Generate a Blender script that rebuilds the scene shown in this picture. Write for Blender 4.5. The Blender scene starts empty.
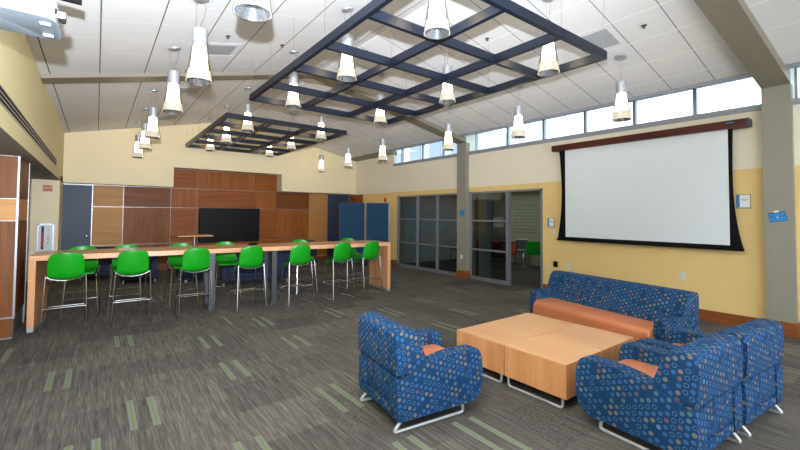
import bpy, bmesh, math, random
from mathutils import Vector, Matrix
random.seed(7)
R = math.radians
C = bpy.context.scene.collection
SC = bpy.context.scene

# ---------------------------------------------------------------- materials
def srgb(h):
    if isinstance(h, str):
        h = h.lstrip('#'); v = [int(h[i:i+2], 16)/255 for i in (0, 2, 4)]
    else: v = [c/255 for c in h]
    return tuple((c/12.92 if c <= .04045 else ((c+.055)/1.055)**2.4) for c in v)+(1,)

class NT:
    def __init__(s, name):
        s.m = bpy.data.materials.new(name); s.m.use_nodes = True
        s.t = s.m.node_tree; s.b = s.t.nodes['Principled BSDF']; s.out = s.t.nodes['Material Output']
    def n(s, typ, **kw):
        o = s.t.nodes.new(typ)
        for k, v in kw.items(): setattr(o, k, v)
        return o
    def l(s, a, b): s.t.links.new(a, b)
    def put(s, sock, v):
        if v is None: return
        if isinstance(v, bpy.types.NodeSocket): s.l(v, sock)
        else: sock.default_value = v
    def math(s, op, a, b=None, c=None):
        o = s.n('ShaderNodeMath', operation=op)
        s.put(o.inputs[0], a); s.put(o.inputs[1], b); s.put(o.inputs[2], c)
        return o.outputs[0]
    def mix(s, f, a, b, typ='MIX'):
        o = s.n('ShaderNodeMix', data_type='RGBA', blend_type=typ)
        s.put(o.inputs[0], f); s.put(o.inputs[6], a); s.put(o.inputs[7], b)
        return o.outputs[2]
    def coord(s, kind='Object'):
        return s.n('ShaderNodeTexCoord').outputs[kind]
    def mapping(s, v, scale=(1, 1, 1), loc=(0, 0, 0), rot=(0, 0, 0)):
        o = s.n('ShaderNodeMapping'); s.l(v, o.inputs[0])
        o.inputs['Scale'].default_value = scale; o.inputs['Location'].default_value = loc; o.inputs['Rotation'].default_value = rot
        return o.outputs[0]
    def noise(s, v, scale, detail=3, rough=.5):
        o = s.n('ShaderNodeTexNoise'); s.l(v, o.inputs['Vector'])
        o.inputs['Scale'].default_value = scale; o.inputs['Detail'].default_value = detail; o.inputs['Roughness'].default_value = rough
        return o.outputs[0]
    def ramp(s, f, stops, interp='LINEAR'):
        o = s.n('ShaderNodeValToRGB'); s.l(f, o.inputs[0]); o.color_ramp.interpolation = interp
        e = o.color_ramp.elements
        while len(e) < len(stops): e.new(.5)
        for i, (p, c) in enumerate(stops): e[i].position = p; e[i].color = c
        return o.outputs[0]
    def bump(s, h, strength=.2, dist=.01):
        o = s.n('ShaderNodeBump'); s.l(h, o.inputs['Height'])
        o.inputs['Strength'].default_value = strength; o.inputs['Distance'].default_value = dist
        s.l(o.outputs[0], s.b.inputs['Normal'])

def plain(name, col, rough=.5, metal=0, spec=.5, var=0.04, vs=6, emit=None, es=1):
    k = NT(name); b = k.b
    c = srgb(col)
    nz = k.noise(k.coord(), vs, 4)
    d = tuple(max(0, x*(1-var*2)) for x in c[:3])+(1,)
    u = tuple(min(1, x*(1+var*2)) for x in c[:3])+(1,)
    k.l(k.mix(nz, d, u), b.inputs['Base Color'])
    b.inputs['Roughness'].default_value = rough; b.inputs['Metallic'].default_value = metal
    b.inputs['Specular IOR Level'].default_value = spec
    if emit:
        b.inputs['Emission Color'].default_value = srgb(emit); b.inputs['Emission Strength'].default_value = es
    return k.m

def wood(name, c1, c2, axis, rough=.45, dens=1.0, spec=.2):
    """axis = the grain direction"""
    k = NT(name)
    sc = [30*dens, 30*dens, 30*dens]; sc['xyz'.index(axis)] = 1.2*dens
    v = k.mapping(k.coord(), scale=sc)
    a = k.noise(v, 1.0, 5, .65)
    sc2 = [7*dens, 7*dens, 7*dens]; sc2['xyz'.index(axis)] = .5*dens
    b = k.noise(k.mapping(k.coord(), scale=sc2), 1.0, 3, .5)
    f = k.math('ADD', k.math('MULTIPLY', a, .6), k.math('MULTIPLY', b, .4))
    k.l(k.ramp(f, [(.32, srgb(c2)), (.66, srgb(c1))]), k.b.inputs['Base Color'])
    k.b.inputs['Roughness'].default_value = rough
    k.b.inputs['Specular IOR Level'].default_value = spec
    return k.m

M = {}
M['yellow'] = plain('yellow_wall_paint', '#e9c987', .75, var=.015, vs=3)
M['cream'] = plain('cream_wall_paint', '#e9e0cc', .8, var=.012, vs=3)
M['cream_back'] = plain('warm_cream_paint', '#eee0bb', .8, var=.012, vs=3)
M['bulkhead'] = plain('pale_yellow_paint', '#e2d6a6', .75, var=.02, vs=5)
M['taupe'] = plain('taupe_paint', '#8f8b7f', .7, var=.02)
M['taupe_beam'] = plain('taupe_beam_paint', '#837c6d', .55, var=.02)
M['base'] = wood('baseboard_wood', '#9a5a30', '#74401f', 'y')
M['base_x'] = wood('baseboard_wood_x', '#9a5a30', '#74401f', 'x')
M['alu'] = plain('window_frame_aluminium', '#8f969f', .4, .5, var=.02)
M['store'] = plain('storefront_frame_aluminium', '#878c92', .45, .35, var=.02)
M['sill'] = plain('grey_sill_paint', '#8d919a', .5, 0, var=.02)
M['trimmetal'] = plain('panel_edge_aluminium', '#8f9194', .35, .6, var=.02)
M['chrome'] = plain('chrome', '#babcbf', .15, 1, var=.01)
M['silver'] = plain('satin_silver_tube', '#ccd0d3', .35, .5, var=.02)
M['steel'] = plain('brushed_steel', '#a7abb0', .4, .7, var=.03)
M['housing'] = plain('pendant_satin_aluminium', '#b9bdc4', .38, .65, var=.02)
M['navy'] = plain('navy_blue_lacquer', '#101a2b', .35, 0, var=.04)
M['green'] = plain('green_plastic', '#0b8c13', .35, 0, var=.03, vs=20)
M['screen_white'] = plain('projection_fabric', '#dfe5ea', .9, 0, var=.01)
M['black'] = plain('black_fabric_border', '#09090b', .8, 0, spec=.2)
M['blackgloss'] = plain('television_glass', '#050507', .45, 0, spec=.2)
M['screen_wood'] = wood('dark_cherry_wood', '#5a2a20', '#3c1a14', 'y', .4)
M['white_plastic'] = plain('white_plastic', '#d3d7da', .4, 0, var=.01)
M['projector_white'] = plain('projector_white_plastic', '#b2b8bd', .45, 0, var=.01)
M['projector_grey'] = plain('projector_underside_plastic', '#747e88', .5, 0, var=.02)
M['grey_plastic'] = plain('grey_projector_plastic', '#a4acb3', .5, 0, var=.02)
M['red'] = plain('red_plastic', '#b3231c', .4, 0)
M['paper'] = plain('white_paper', '#f0f0ee', .8, 0, var=.01)
M['blue_print'] = plain('blue_print', '#1286d2', .6, 0, var=.02)
M['ink'] = plain('dark_ink', '#2a2d33', .7, 0)
M['gold'] = plain('tan_clasp', '#d8c29a', .5, 0)
M['bluedoor'] = plain('slate_blue_door_paint', '#2e3b52', .5, 0, var=.03)
M['divider'] = plain('teal_blue_divider_fabric', '#1b4160', .9, 0, var=.08, vs=60)
M['orange'] = plain('orange_vinyl', '#cf7f55', .5, 0, var=.05, vs=40)
M['rust'] = plain('rust_orange_mesh', '#a5482a', .8, 0, var=.06, vs=60)
M['darkblue'] = plain('dark_navy_upholstery', '#1b2740', .85, 0, var=.12, vs=70)
M['darkgrey'] = plain('dark_grey_metal', '#44464a', .45, .4)
M['room_wall'] = plain('inner_room_wall_paint', '#7c816c', .8, 0, var=.02)
M['room_white'] = plain('inner_room_white_paint', '#d0d9dd', .8, 0, var=.02)
M['room_floor'] = plain('inner_room_carpet', '#34332f', .95, 0, var=.1, vs=30)
M['greenink'] = plain('green_marker_ink', '#1f7a4c', .8, 0)
M['concrete'] = plain('pale_exterior_cladding', '#cfdfe8', .8, 0, var=.03)
M['fin'] = plain('pale_green_white_paint', '#dfe9dc', .7, 0, var=.01)
M['ground'] = plain('outdoor_paving', '#a8a8a2', .9, 0, var=.05)
M['wood_light_v'] = wood('light_maple_vertical', '#c6935f', '#aa7846', 'z')
M['wood_light_h'] = wood('light_maple_horizontal', '#c8945a', '#aa7642', 'x')
M['wood_med_v'] = wood('medium_cherry_vertical', '#a8652f', '#7c451c', 'z')
M['wood_med_h'] = wood('medium_cherry_horizontal', '#a25c2a', '#773f18', 'x')
M['wood_dark_h'] = wood('dark_walnut_horizontal', '#8a5028', '#623616', 'x')
M['wood_dark_v'] = wood('dark_walnut_vertical', '#92572c', '#683b19', 'z')
M['wood_side_v'] = wood('dark_walnut_vertical_side', '#824c22', '#583212', 'z')
M['table_x'] = wood('beech_laminate_along', '#dba77c', '#c58c60', 'x', .28, spec=.5)
M['table_z'] = wood('beech_laminate_upright', '#d9a176', '#c08559', 'z', .35)
M['coffee_top'] = wood('honey_beech_top', '#e9b683', '#d89c66', 'y', .3, spec=.5)
M['coffee_side'] = wood('honey_beech_side', '#dfa270', '#cb8a57', 'z', .38)

# carpet tiles: column and row of each 0.567 m tile drawn from the floor's own coordinates
def carpet():
    k = NT('carpet_tiles')
    sp = k.n('ShaderNodeSeparateXYZ'); co = k.coord(); k.l(co, sp.inputs[0]); x, y = sp.outputs[0], sp.outputs[1]
    P = .5675
    cx = k.math('FLOOR', k.math('DIVIDE', k.math('ADD', x, 20.02), P))
    wn = k.n('ShaderNodeTexWhiteNoise', noise_dimensions='1D'); k.l(cx, wn.inputs['W'])
    off = k.math('MULTIPLY', k.math('FLOOR', k.math('MULTIPLY', wn.outputs[0], 3)), P/3)
    ry = k.math('FLOOR', k.math('DIVIDE', k.math('ADD', k.math('ADD', y, 20.), off), P))
    cv = k.n('ShaderNodeCombineXYZ'); k.l(cx, cv.inputs[0]); k.l(ry, cv.inputs[1])
    w2 = k.n('ShaderNodeTexWhiteNoise', noise_dimensions='2D'); k.l(cv.outputs[0], w2.inputs['Vector'])
    rnd = w2.outputs[0]
    sc = k.n('ShaderNodeSeparateColor'); k.l(w2.outputs[1], sc.inputs[0])
    # yarn streaks along y, in some tiles broken crossways
    s1 = k.noise(k.mapping(co, scale=(150, 5, 1)), 1, 3, .6)
    s2 = k.noise(k.mapping(co, scale=(30, 55, 1), rot=(0, 0, .5)), 1, 3, .6)
    s3 = k.noise(k.mapping(co, scale=(420, 60, 1)), 1, 2, .6)
    s4 = k.noise(k.mapping(co, scale=(38, 1.6, 1)), 1, 2, .5)
    patch = k.math('GREATER_THAN', sc.outputs[1], .84)
    f = k.n('ShaderNodeMix', data_type='FLOAT'); k.l(patch, f.inputs[0]); k.l(s1, f.inputs[2]); k.l(s2, f.inputs[3])
    g = k.math('ADD', k.math('ADD', k.math('MULTIPLY', f.outputs[0], .45), k.math('MULTIPLY', s3, .25)), k.math('MULTIPLY', s4, .3))
    g = k.math('ADD', g, k.math('MULTIPLY', k.math('SUBTRACT', rnd, .5), .07))
    g = k.math('SUBTRACT', g, k.math('MULTIPLY', patch, .025))
    col = k.ramp(g, [(.34, srgb('#3a3838')), (.5, srgb('#625d58')), (.66, srgb('#8b8378'))])
    k.l(col, k.b.inputs['Base Color']); k.b.inputs['Roughness'].default_value = .95
    k.b.inputs['Specular IOR Level'].default_value = .15
    k.bump(s3, .3, .004)
    return k.m
M['carpet'] = carpet()
M['stripe'] = plain('carpet_light_stripe', '#80827b', .95, 0, var=.15, vs=180, spec=.1)
M['stripe_green'] = plain('carpet_green_stripe', '#718748', .95, 0, var=.15, vs=180, spec=.1)

def ceiling_mat(name, x0, y0, edge_light_x, edge_light_y):  # tile line colours carry painted light and shade of the tile edges
    k = NT(name)
    sp = k.n('ShaderNodeSeparateXYZ'); co = k.coord(); k.l(co, sp.inputs[0])
    P = .567
    def mask(s, o, w):
        fr = k.math('FRACT', k.math('DIVIDE', k.math('ADD', s, 10*P-o), P))
        return k.math('LESS_THAN', k.math('MINIMUM', fr, k.math('SUBTRACT', 1.0, fr)), w/2/P)
    mx = mask(sp.outputs[0], x0, .014); my = mask(sp.outputs[1], y0, .012)
    sp2 = k.noise(co, 160, 2, .7)
    base = k.mix(sp2, srgb('#dcdde0'), srgb('#e6e7ea'))
    c = k.mix(my, base, srgb(edge_light_y)); c = k.mix(mx, c, srgb(edge_light_x))
    k.l(c, k.b.inputs['Base Color']); k.b.inputs['Roughness'].default_value = .9
    k.b.inputs['Specular IOR Level'].default_value = .1
    k.bump(sp2, .15, .003)
    return k.m
M['ceil_left'] = ceiling_mat('ceiling_tiles_west_lit_edges', -.013, 5.42, '#6f6d69', '#f4f4f4')  # shaded edges along y painted dark, lit edges along x painted pale
M['ceil_right'] = ceiling_mat('ceiling_tiles_east_lit_edges', 5.25, 2.40, '#f6f6f6', '#7d7f85')  # the reverse here: lit edges along y pale, shaded ones along x dark

def upholstery():
    k = NT('blue_dot_upholstery')
    uv = k.n('ShaderNodeUVMap').outputs[0]
    sp = k.n('ShaderNodeSeparateXYZ'); k.l(k.mapping(uv, rot=(0, 0, .38)), sp.inputs[0])
    S = .046
    row = k.math('FLOOR', k.math('DIVIDE', k.math('ADD', sp.outputs[1], 5.0), S*.9))
    u = k.math('ADD', k.math('DIVIDE', k.math('ADD', sp.outputs[0], 5.0), S), k.math('MULTIPLY', row, .5))
    cu = k.math('FLOOR', u)
    fu = k.math('SUBTRACT', k.math('SUBTRACT', u, cu), .5)
    fv = k.math('MULTIPLY', k.math('SUBTRACT', k.math('SUBTRACT', k.math('DIVIDE', k.math('ADD', sp.outputs[1], 5.0), S*.9), row), .5), .9)
    d = k.math('SQRT', k.math('ADD', k.math('MULTIPLY', fu, fu), k.math('MULTIPLY', fv, fv)))
    cv = k.n('ShaderNodeCombineXYZ'); k.l(cu, cv.inputs[0]); k.l(row, cv.inputs[1])
    wn = k.n('ShaderNodeTexWhiteNoise', noise_dimensions='2D'); k.l(cv.outputs[0], wn.inputs['Vector'])
    r = wn.outputs[0]
    dot = k.ramp(r, [(0, srgb('#315f90')), (.30, srgb('#557fa8')), (.56, srgb('#133b63')), (.72, srgb('#7b7069')), (.84, srgb('#4f6f75')), (.93, srgb('#685868'))], 'CONSTANT')
    inside = k.math('LESS_THAN', d, .32)
    hollow = k.math('MULTIPLY', k.math('LESS_THAN', d, .255), k.math('MULTIPLY', k.math('GREATER_THAN', r, .30), k.math('LESS_THAN', r, .56)))
    m = k.math('SUBTRACT', inside, hollow)
    nz = k.noise(uv, 900, 2)
    bg = k.mix(nz, srgb('#0e3156'), srgb('#184570'))
    k.l(k.mix(m, bg, dot), k.b.inputs['Base Color'])
    k.b.inputs['Roughness'].default_value = .85; k.b.inputs['Specular IOR Level'].default_value = .25
    k.bump(nz, .15, .002)
    return k.m
M['uph'] = upholstery()

def glass(name, tint, gl=.08):
    k = NT(name)
    tr = k.n('ShaderNodeBsdfTransparent'); tr.inputs[0].default_value = srgb(tint)
    g = k.n('ShaderNodeBsdfGlossy'); g.inputs['Roughness'].default_value = .03
    mx = k.n('ShaderNodeMixShader'); mx.inputs[0].default_value = gl
    k.l(tr.outputs[0], mx.inputs[1]); k.l(g.outputs[0], mx.inputs[2]); k.l(mx.outputs[0], k.out.inputs[0])
    return k.m
M['glass'] = glass('clear_window_glass', '#f4fafc', .05)
M['store_glass'] = glass('storefront_glass', '#b9c1c2', .10)
M['shade_glass'] = glass('clear_shade_glass', '#ecebe6', .2)
def frosted():
    k = NT('frosted_shade_band')
    k.b.inputs['Base Color'].default_value = srgb('#f8f4ee'); k.b.inputs['Roughness'].default_value = .5
    k.b.inputs['Emission Color'].default_value = srgb('#fff2e2'); k.b.inputs['Emission Strength'].default_value = .8
    return k.m
M['frosted'] = frosted()
M['lamp'] = plain('glowing_lamp_diffuser', '#ffffff', .5, 0, var=0, emit='#ffe6c4', es=15)
M['reflector'] = plain('lamp_reflector_aluminium', '#c4ccd6', .2, .9, var=.01)

# ---------------------------------------------------------------- mesh tools
def link(name, bm, mats, parent=None, loc=None, rotz=None, smooth=False, uv=False):
    if not isinstance(mats, (list, tuple)): mats = [mats]
    bmesh.ops.recalc_face_normals(bm, faces=bm.faces[:])
    if uv:
        L = bm.loops.layers.uv.verify()
        for f in bm.faces:
            n = f.normal; a = [abs(n.x), abs(n.y), abs(n.z)]; i = a.index(max(a))
            for lp in f.loops:
                c = lp.vert.co
                lp[L].uv = ((c.y, c.z), (c.x+.37, c.z+.11), (c.x+.2, c.y+.6))[i]
    me = bpy.data.meshes.new(name); bm.to_mesh(me); bm.free()
    for m in mats: me.materials.append(M[m] if isinstance(m, str) else m)
    if smooth:
        for p in me.polygons: p.use_smooth = True
        try: me.set_sharp_from_angle(angle=R(40))
        except Exception: pass
    o = bpy.data.objects.new(name, me); C.objects.link(o)
    if parent: o.parent = parent
    if loc: o.location = loc
    if rotz is not None: o.rotation_euler = (0, 0, rotz)
    return o

def box(bm, x0, x1, y0, y1, z0, z1, mi=0, bev=0, seg=2):
    vs = [bm.verts.new(p) for p in ((x0,y0,z0),(x1,y0,z0),(x1,y1,z0),(x0,y1,z0),(x0,y0,z1),(x1,y0,z1),(x1,y1,z1),(x0,y1,z1))]
    fs = [bm.faces.new([vs[i] for i in q]) for q in ((3,2,1,0),(4,5,6,7),(0,1,5,4),(1,2,6,5),(2,3,7,6),(3,0,4,7))]
    for f in fs: f.material_index = mi
    if bev:
        es = set(e for f in fs for e in f.edges)
        r = bmesh.ops.bevel(bm, geom=list(es), offset=bev, segments=seg, affect='EDGES', profile=.5)
        for f in r['faces']: f.material_index = mi
    return vs

def B(*a, **k):
    bm = bmesh.new(); box(bm, *a, **k); return bm

def prism(bm, pts, axis, a0, a1, bev=0, seg=3, mi=0, fillet=None):
    """pts: 2D outline; axis 'x': pts are (y,z); 'y': (x,z); 'z': (x,y)"""
    def mk(p, a):
        return {'x': (a, p[0], p[1]), 'y': (p[0], a, p[1]), 'z': (p[0], p[1], a)}[axis]
    v0 = [bm.verts.new(mk(p, a0)) for p in pts]; v1 = [bm.verts.new(mk(p, a1)) for p in pts]
    f = [bm.faces.new(v0), bm.faces.new(v1[::-1])]
    n = len(pts); caps = set(e for q in f for e in q.edges)
    for i in range(n): f.append(bm.faces.new((v0[i], v0[(i+1) % n], v1[(i+1) % n], v1[i])))
    for q in f: q.material_index = mi
    if bev:
        r = bmesh.ops.bevel(bm, geom=list(caps), offset=bev, segments=seg, affect='EDGES', profile=.5)
        for q in r['faces']: q.material_index = mi

def rounded(pts, r, seg=4):
    """round the corners of a 2D outline; r one radius or a list"""
    out = []; n = len(pts)
    for i, p in enumerate(pts):
        ri = r[i] if isinstance(r, (list, tuple)) else r
        a = Vector(pts[i-1]); b = Vector(p); c = Vector(pts[(i+1) % n])
        if ri <= 0: out.append(tuple(b)); continue
        u = (a-b); w = (c-b); ri = min(ri, u.length*.48, w.length*.48)
        s = b+u.normalized()*ri; e = b+w.normalized()*ri
        for t in range(seg+1):
            t /= seg
            q = s*(1-t)**2+b*2*t*(1-t)+e*t*t
            out.append((q.x, q.y))
    return out

def tube(bm, pts, r, n=8, closed=False, mi=0):
    pts = [Vector(p) for p in pts]; rings = []
    N = len(pts); prev = None
    for i, p in enumerate(pts):
        if closed: d = (pts[(i+1) % N]-pts[i-1])
        else: d = (pts[min(i+1, N-1)]-pts[max(i-1, 0)])
        d.normalize()
        if prev is None:
            a = Vector((0, 0, 1)) if abs(d.z) < .9 else Vector((1, 0, 0))
            u = d.cross(a).normalized()
        else:
            u = (prev-d*prev.dot(d)).normalized()
        prev = u; w = d.cross(u)
        rr = r[i] if isinstance(r, (list, tuple)) else r
        rings.append([bm.verts.new(p+(u*math.cos(2*math.pi*k/n)+w*math.sin(2*math.pi*k/n))*rr) for k in range(n)])
    for i in range(N if closed else N-1):
        a, b = rings[i], rings[(i+1) % N]
        for k in range(n):
            f = bm.faces.new((a[k], a[(k+1) % n], b[(k+1) % n], b[k])); f.material_index = mi
    if not closed:
        for q in (rings[0][::-1], rings[-1]):
            f = bm.faces.new(q); f.material_index = mi

def smooth_path(pts, r=.04, seg=4):
    out = [Vector(pts[0])]
    for i in range(1, len(pts)-1):
        a, b, c = Vector(pts[i-1]), Vector(pts[i]), Vector(pts[i+1])
        u, w = a-b, c-b; ri = min(r, u.length*.45, w.length*.45)
        s = b+u.normalized()*ri; e = b+w.normalized()*ri
        for t in range(seg+1):
            t /= seg; out.append(s*(1-t)**2+b*2*t*(1-t)+e*t*t)
    out.append(Vector(pts[-1])); return out

def lathe(bm, prof, n=24, c=(0, 0), mi=0, closed=False):
    rings = []
    for r, z in prof:
        rings.append([bm.verts.new((c[0]+r*math.cos(2*math.pi*k/n), c[1]+r*math.sin(2*math.pi*k/n), z)) for k in range(n)])
    L = len(rings)
    for i in range(L if closed else L-1):
        a, b = rings[i], rings[(i+1) % L]
        for k in range(n):
            f = bm.faces.new((a[k], a[(k+1) % n], b[(k+1) % n], b[k])); f.material_index = mi
    if not closed:
        if prof[0][0] > 1e-4: bm.faces.new(rings[0][::-1]).material_index = mi
        if prof[-1][0] > 1e-4: bm.faces.new(rings[-1]).material_index = mi

def thing(name, label, cat, loc=(0, 0, 0), rotz=0, group=None):
    o = bpy.data.objects.new(name, None); C.objects.link(o); o.empty_display_size = .1
    o.location = loc; o.rotation_euler = (0, 0, rotz); o['label'] = label; o['category'] = cat
    if group: o['group'] = group
    return o
def tag(o, label, cat, group=None, kind=None):
    o['label'] = label; o['category'] = cat
    if group: o['group'] = group
    if kind: o['kind'] = kind
    return o
def struct(name, bm, mats, parent=None, label=None, **kw):
    o = link(name, bm, mats, parent, **kw)
    if not parent: o['kind'] = 'structure'
    if label: o['label'] = label
    return o
def dup(root, loc, rotz=0, label=None, group=None, scale=None):
    r = root.copy(); C.objects.link(r); r.location = loc; r.rotation_euler = (0, 0, rotz)
    if label: r['label'] = label
    if group: r['group'] = group
    def rec(src, dst):
        for ch in list(src.children):
            c = ch.copy(); C.objects.link(c); c.parent = dst; rec(ch, c)
    rec(root, r)
    return r

# ---------------------------------------------------------------- room dimensions
XL, XR, YB = -.68, 7.72, 12.86
YW = 13.30           # wood panelled wall face
ZS = 2.385           # soffit
RX = 3.52            # ridge
SL = .22
def zc(x): return 3.61+SL*(x-XL) if x <= RX else 3.61+SL*(RX-XL)-SL*(x-RX)
YN = -3.2            # the room goes on behind the camera
XE = 7.34            # ceiling edge by the clerestory

# floor, with the light stripes of the carpet tiles set into it
bm = bmesh.new()
box(bm, -3.6, 7.95, YN, 13.6, -.1, 0)
stripes = [(.27,4.25,3.66),(.42,4.23,3.64),(-.32,5.49,4.92),(-.18,5.47,4.89),(.25,6.56,6.0),(.39,6.50,5.95),(.04,3.68,3.1),(-.115,3.68,3.1),(-.78,6.69,6.13),
 (1.13,4.73,4.17),(1.27,4.72,4.17),(1.13,5.85,5.30),(1.275,5.83,5.30),(2.005,5.23,4.67),(2.165,5.21,4.66),(1.70,3.52,2.95),(1.855,3.51,2.94),(.84,3.03,2.46),(.99,3.02,2.45),
 (1.75,2.35,1.78),(1.89,2.35,1.78),(2.295,2.29,1.72),(2.46,2.27,1.70),(2.0,6.42,5.85),(2.13,6.42,5.85),(1.64,6.8,6.24),(3.27,6.35,5.78),(3.13,6.22,5.65),(4.08,5.79,5.2),(3.95,5.79,5.2),
 (4.94,5.05,4.5),(5.05,5.05,4.5),(4.95,6.15,5.6),(5.09,6.15,5.6),(4.08,4.55,4.0),(4.22,4.55,4.0),(6.38,6.6,6.04),(6.25,6.6,6.04),(.27,1.9,1.33),(.42,1.9,1.33),(-.32,2.6,2.0),
 (5.8,4.3,3.7),(5.95,4.3,3.7),(6.7,3.2,2.6),(2.9,8.6,8.0),(3.05,8.6,8.0),(4.6,8.9,8.3),(5.9,8.2,7.6),(6.05,8.2,7.6),(.9,9.2,8.6),(1.05,9.2,8.6)]
for (x, a, b) in stripes:
    box(bm, x-.026, x+.026, b, a, -.002, .0012, mi=1)
    box(bm, x-.0065, x+.0065, b, a, -.002, .0018, mi=2)
struct('floor', bm, ['carpet', 'stripe', 'stripe_green'], label='grey-brown carpet tiles with pairs of pale green-cored stripes')

# ceiling: two slopes, edge lip and the clerestory pocket roof
bm = bmesh.new()
def slab(x0, x1, y0, y1, mi, t=.12):
    vs = [bm.verts.new(p) for p in ((x0,y0,zc(x0)),(x1,y0,zc(x1)),(x1,y1,zc(x1)),(x0,y1,zc(x0)),(x0,y0,zc(x0)+t),(x1,y0,zc(x1)+t),(x1,y1,zc(x1)+t),(x0,y1,zc(x0)+t))]
    for q in ((3,2,1,0),(4,5,6,7),(0,1,5,4),(1,2,6,5),(2,3,7,6),(3,0,4,7)): bm.faces.new([vs[i] for i in q]).material_index = mi
slab(XL, RX, YN, YB+.02, 0); slab(RX, XE, YN, YB+.02, 1)
slab(XE, XR+.1, 10.42, YB+.02, 2)
box(bm, XE-.012, XE+.03, YN, 10.42, zc(XE)-.05, 3.97, mi=3)
box(bm, XE, 8.2, YN, 10.5, 3.85, 3.97, mi=2); box(bm, XR+.1, 8.2, 10.5, 11.3, 3.85, 3.97, mi=2)
struct('ceiling', bm, ['ceil_left', 'ceil_right', 'taupe', 'sill'], label='white tiled ceiling sloping up to a ridge')

# left wall: pale yellow bulkhead above the soffit, recessed wall below
bm = bmesh.new()
box(bm, XL-.2, XL, YN, YB, ZS, 3.75)
struct('wall_left', bm, 'bulkhead', label='pale yellow upper wall with a long air slot')
bm = bmesh.new(); box(bm, -3.6, XL-.2, YN, 12.1, ZS, ZS+.1)
box(bm, XL-.2, XL-.001, YN, 12.1, ZS-.004, ZS)
struct('trim_1', bm, 'taupe', label='taupe underside of the left soffit')
bm = bmesh.new(); box(bm, -3.7, -3.6, YN, 12.2, 0, ZS+.1)
struct('wall_left_recess', bm, 'cream')
bm = bmesh.new(); box(bm, -3.6, -.69, 12.1, 12.25, 0, ZS+.1); box(bm, -.76, -.69, 12.25, YW, 0, ZS+.1); box(bm, XL-.2, XL, 12.1, YW, ZS, ZS+.12)
struct('wall_recess_back', bm, 'cream_back', label='cream wall carrying the exit sign and extinguisher cabinet')
bm = B(-3.6, -.685, 12.085, 12.1, 0, .1)
struct('baseboard_left', bm, 'base_x')

# back wall: cream fascia with stepped opening, gable above
bm = bmesh.new()
def fascia(x0, x1, z0):
    xs = [x0]+([RX] if x0 < RX < x1 else [])+[x1]
    top = [(x, zc(x)+.05) for x in xs]
    prism(bm, [(x0, z0), (x1, z0)]+top[::-1], 'y', YB, YW+.05)
fascia(XL, 1.72, ZS); fascia(1.72, 4.87, 2.945); fascia(4.87, XR+.2, ZS)
struct('wall_back', bm, 'cream_back', label='cream gable wall with a stepped lower edge')
# wood panelling
bm = bmesh.new()
box(bm, -.8, 7.9, YW+.03, YW+.12, 0, 3.05, mi=6)
cols = [(-.09,.585),(.585,1.72),(1.72,2.41),(2.41,4.14),(4.14,4.86),(4.86,6.04),(6.04,6.78)]
rows = [(.10,.22),(.22,.765),(.765,1.80),(1.80,2.375),(2.375,2.94)]
tone = {0:[0,1,1,1], 1:[4,5,5,4], 2:[3,2,3,2,3], 3:[3,2,3,3,2], 4:[3,2,3,2,3], 5:[4,2,2,4], 6:[1,1,1,0]}
for ci, (a, b) in enumerate(cols):
    for ri, (c, d) in enumerate(rows):
        if ri == 4 and ci not in (2, 3, 4): continue
        tt = tone[ci][min(ri, len(tone[ci])-1)]
        box(bm, a+.006, b-.006, YW, YW+.03, c+.006, d-.006, mi=tt)
box(bm, -.09, 6.78, YW-.005, YW+.03, 0, .1, mi=4)
struct('wall_back_panels', bm, ['wood_light_v','wood_light_h','wood_med_v','wood_med_h','wood_dark_h','wood_dark_v','trimmetal'], label='wood veneer wall panels with thin metal seams')

# blue doors
for nm, x0, x1, kx in (('door_1', -.70, -.105, -.2), ('door_2', 6.80, 7.66, 7.45)):
    d = struct(nm, B(x0, x1, YW-.01, YW+.04, .01, ZS-.03), 'bluedoor', label='slate blue door in the back wall')
    bm = bmesh.new(); lathe(bm, [(0,0),(.028,0),(.034,.02),(.028,.045),(0,.05)], 16)
    k = link('door_handle', bm, 'chrome', d, smooth=True); k.location = (kx, YW-.012, 1.02); k.rotation_euler = (R(90), 0, 0)
struct('trim_2', B(-.105, -.085, YW-.02, YW+.03, 0, ZS), 'trimmetal')

# right wall, openings for storefront, two-tone paint
WT = .22
def wy(bm, y0, y1, z0, z1, mi, x0=XR, x1=XR+WT): box(bm, x0, x1, y0, y1, z0, z1, mi=mi)
bm = bmesh.new()
ops = [(5.0, 7.12), (7.50, 10.24)]
ZO = 2.235
for a, b in ((YN, 5.0), (7.12, 7.50), (10.24, 12.35)): wy(bm, a, b, 0, ZO, 0)
wy(bm, YN, 12.35, ZO, 2.362, 0)
wy(bm, 12.35, 13.35, 0, 2.385, 2)
wy(bm, YN, YB+.4, 2.362, 3.215, 1, x0=XR-.006, x1=8.12)
wy(bm, 10.46, YB+.4, 3.215, zc(XR)+.02, 1, x0=XR-.006, x1=XR+.07)
wy(bm, 11.25, YB+.4, 3.215, 3.9, 1, x0=XR+.07, x1=8.12)
struct('wall_right', bm, ['yellow', 'cream', 'wood_med_v'], label='right wall, ochre yellow below and cream above')
bm = B(XR-.03, 8.1, YN, 10.455, 3.2155, 3.30)
struct('trim_3', bm, 'sill', label='grey clerestory sill band')
bm = bmesh.new()
for a, b in ((YN, 1.05), (1.36, 5.0), (10.24, 12.35)): box(bm, XR-.015, XR, a, b, 0, .17)
struct('baseboard_right', bm, 'base', label='reddish wood baseboard')

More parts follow.
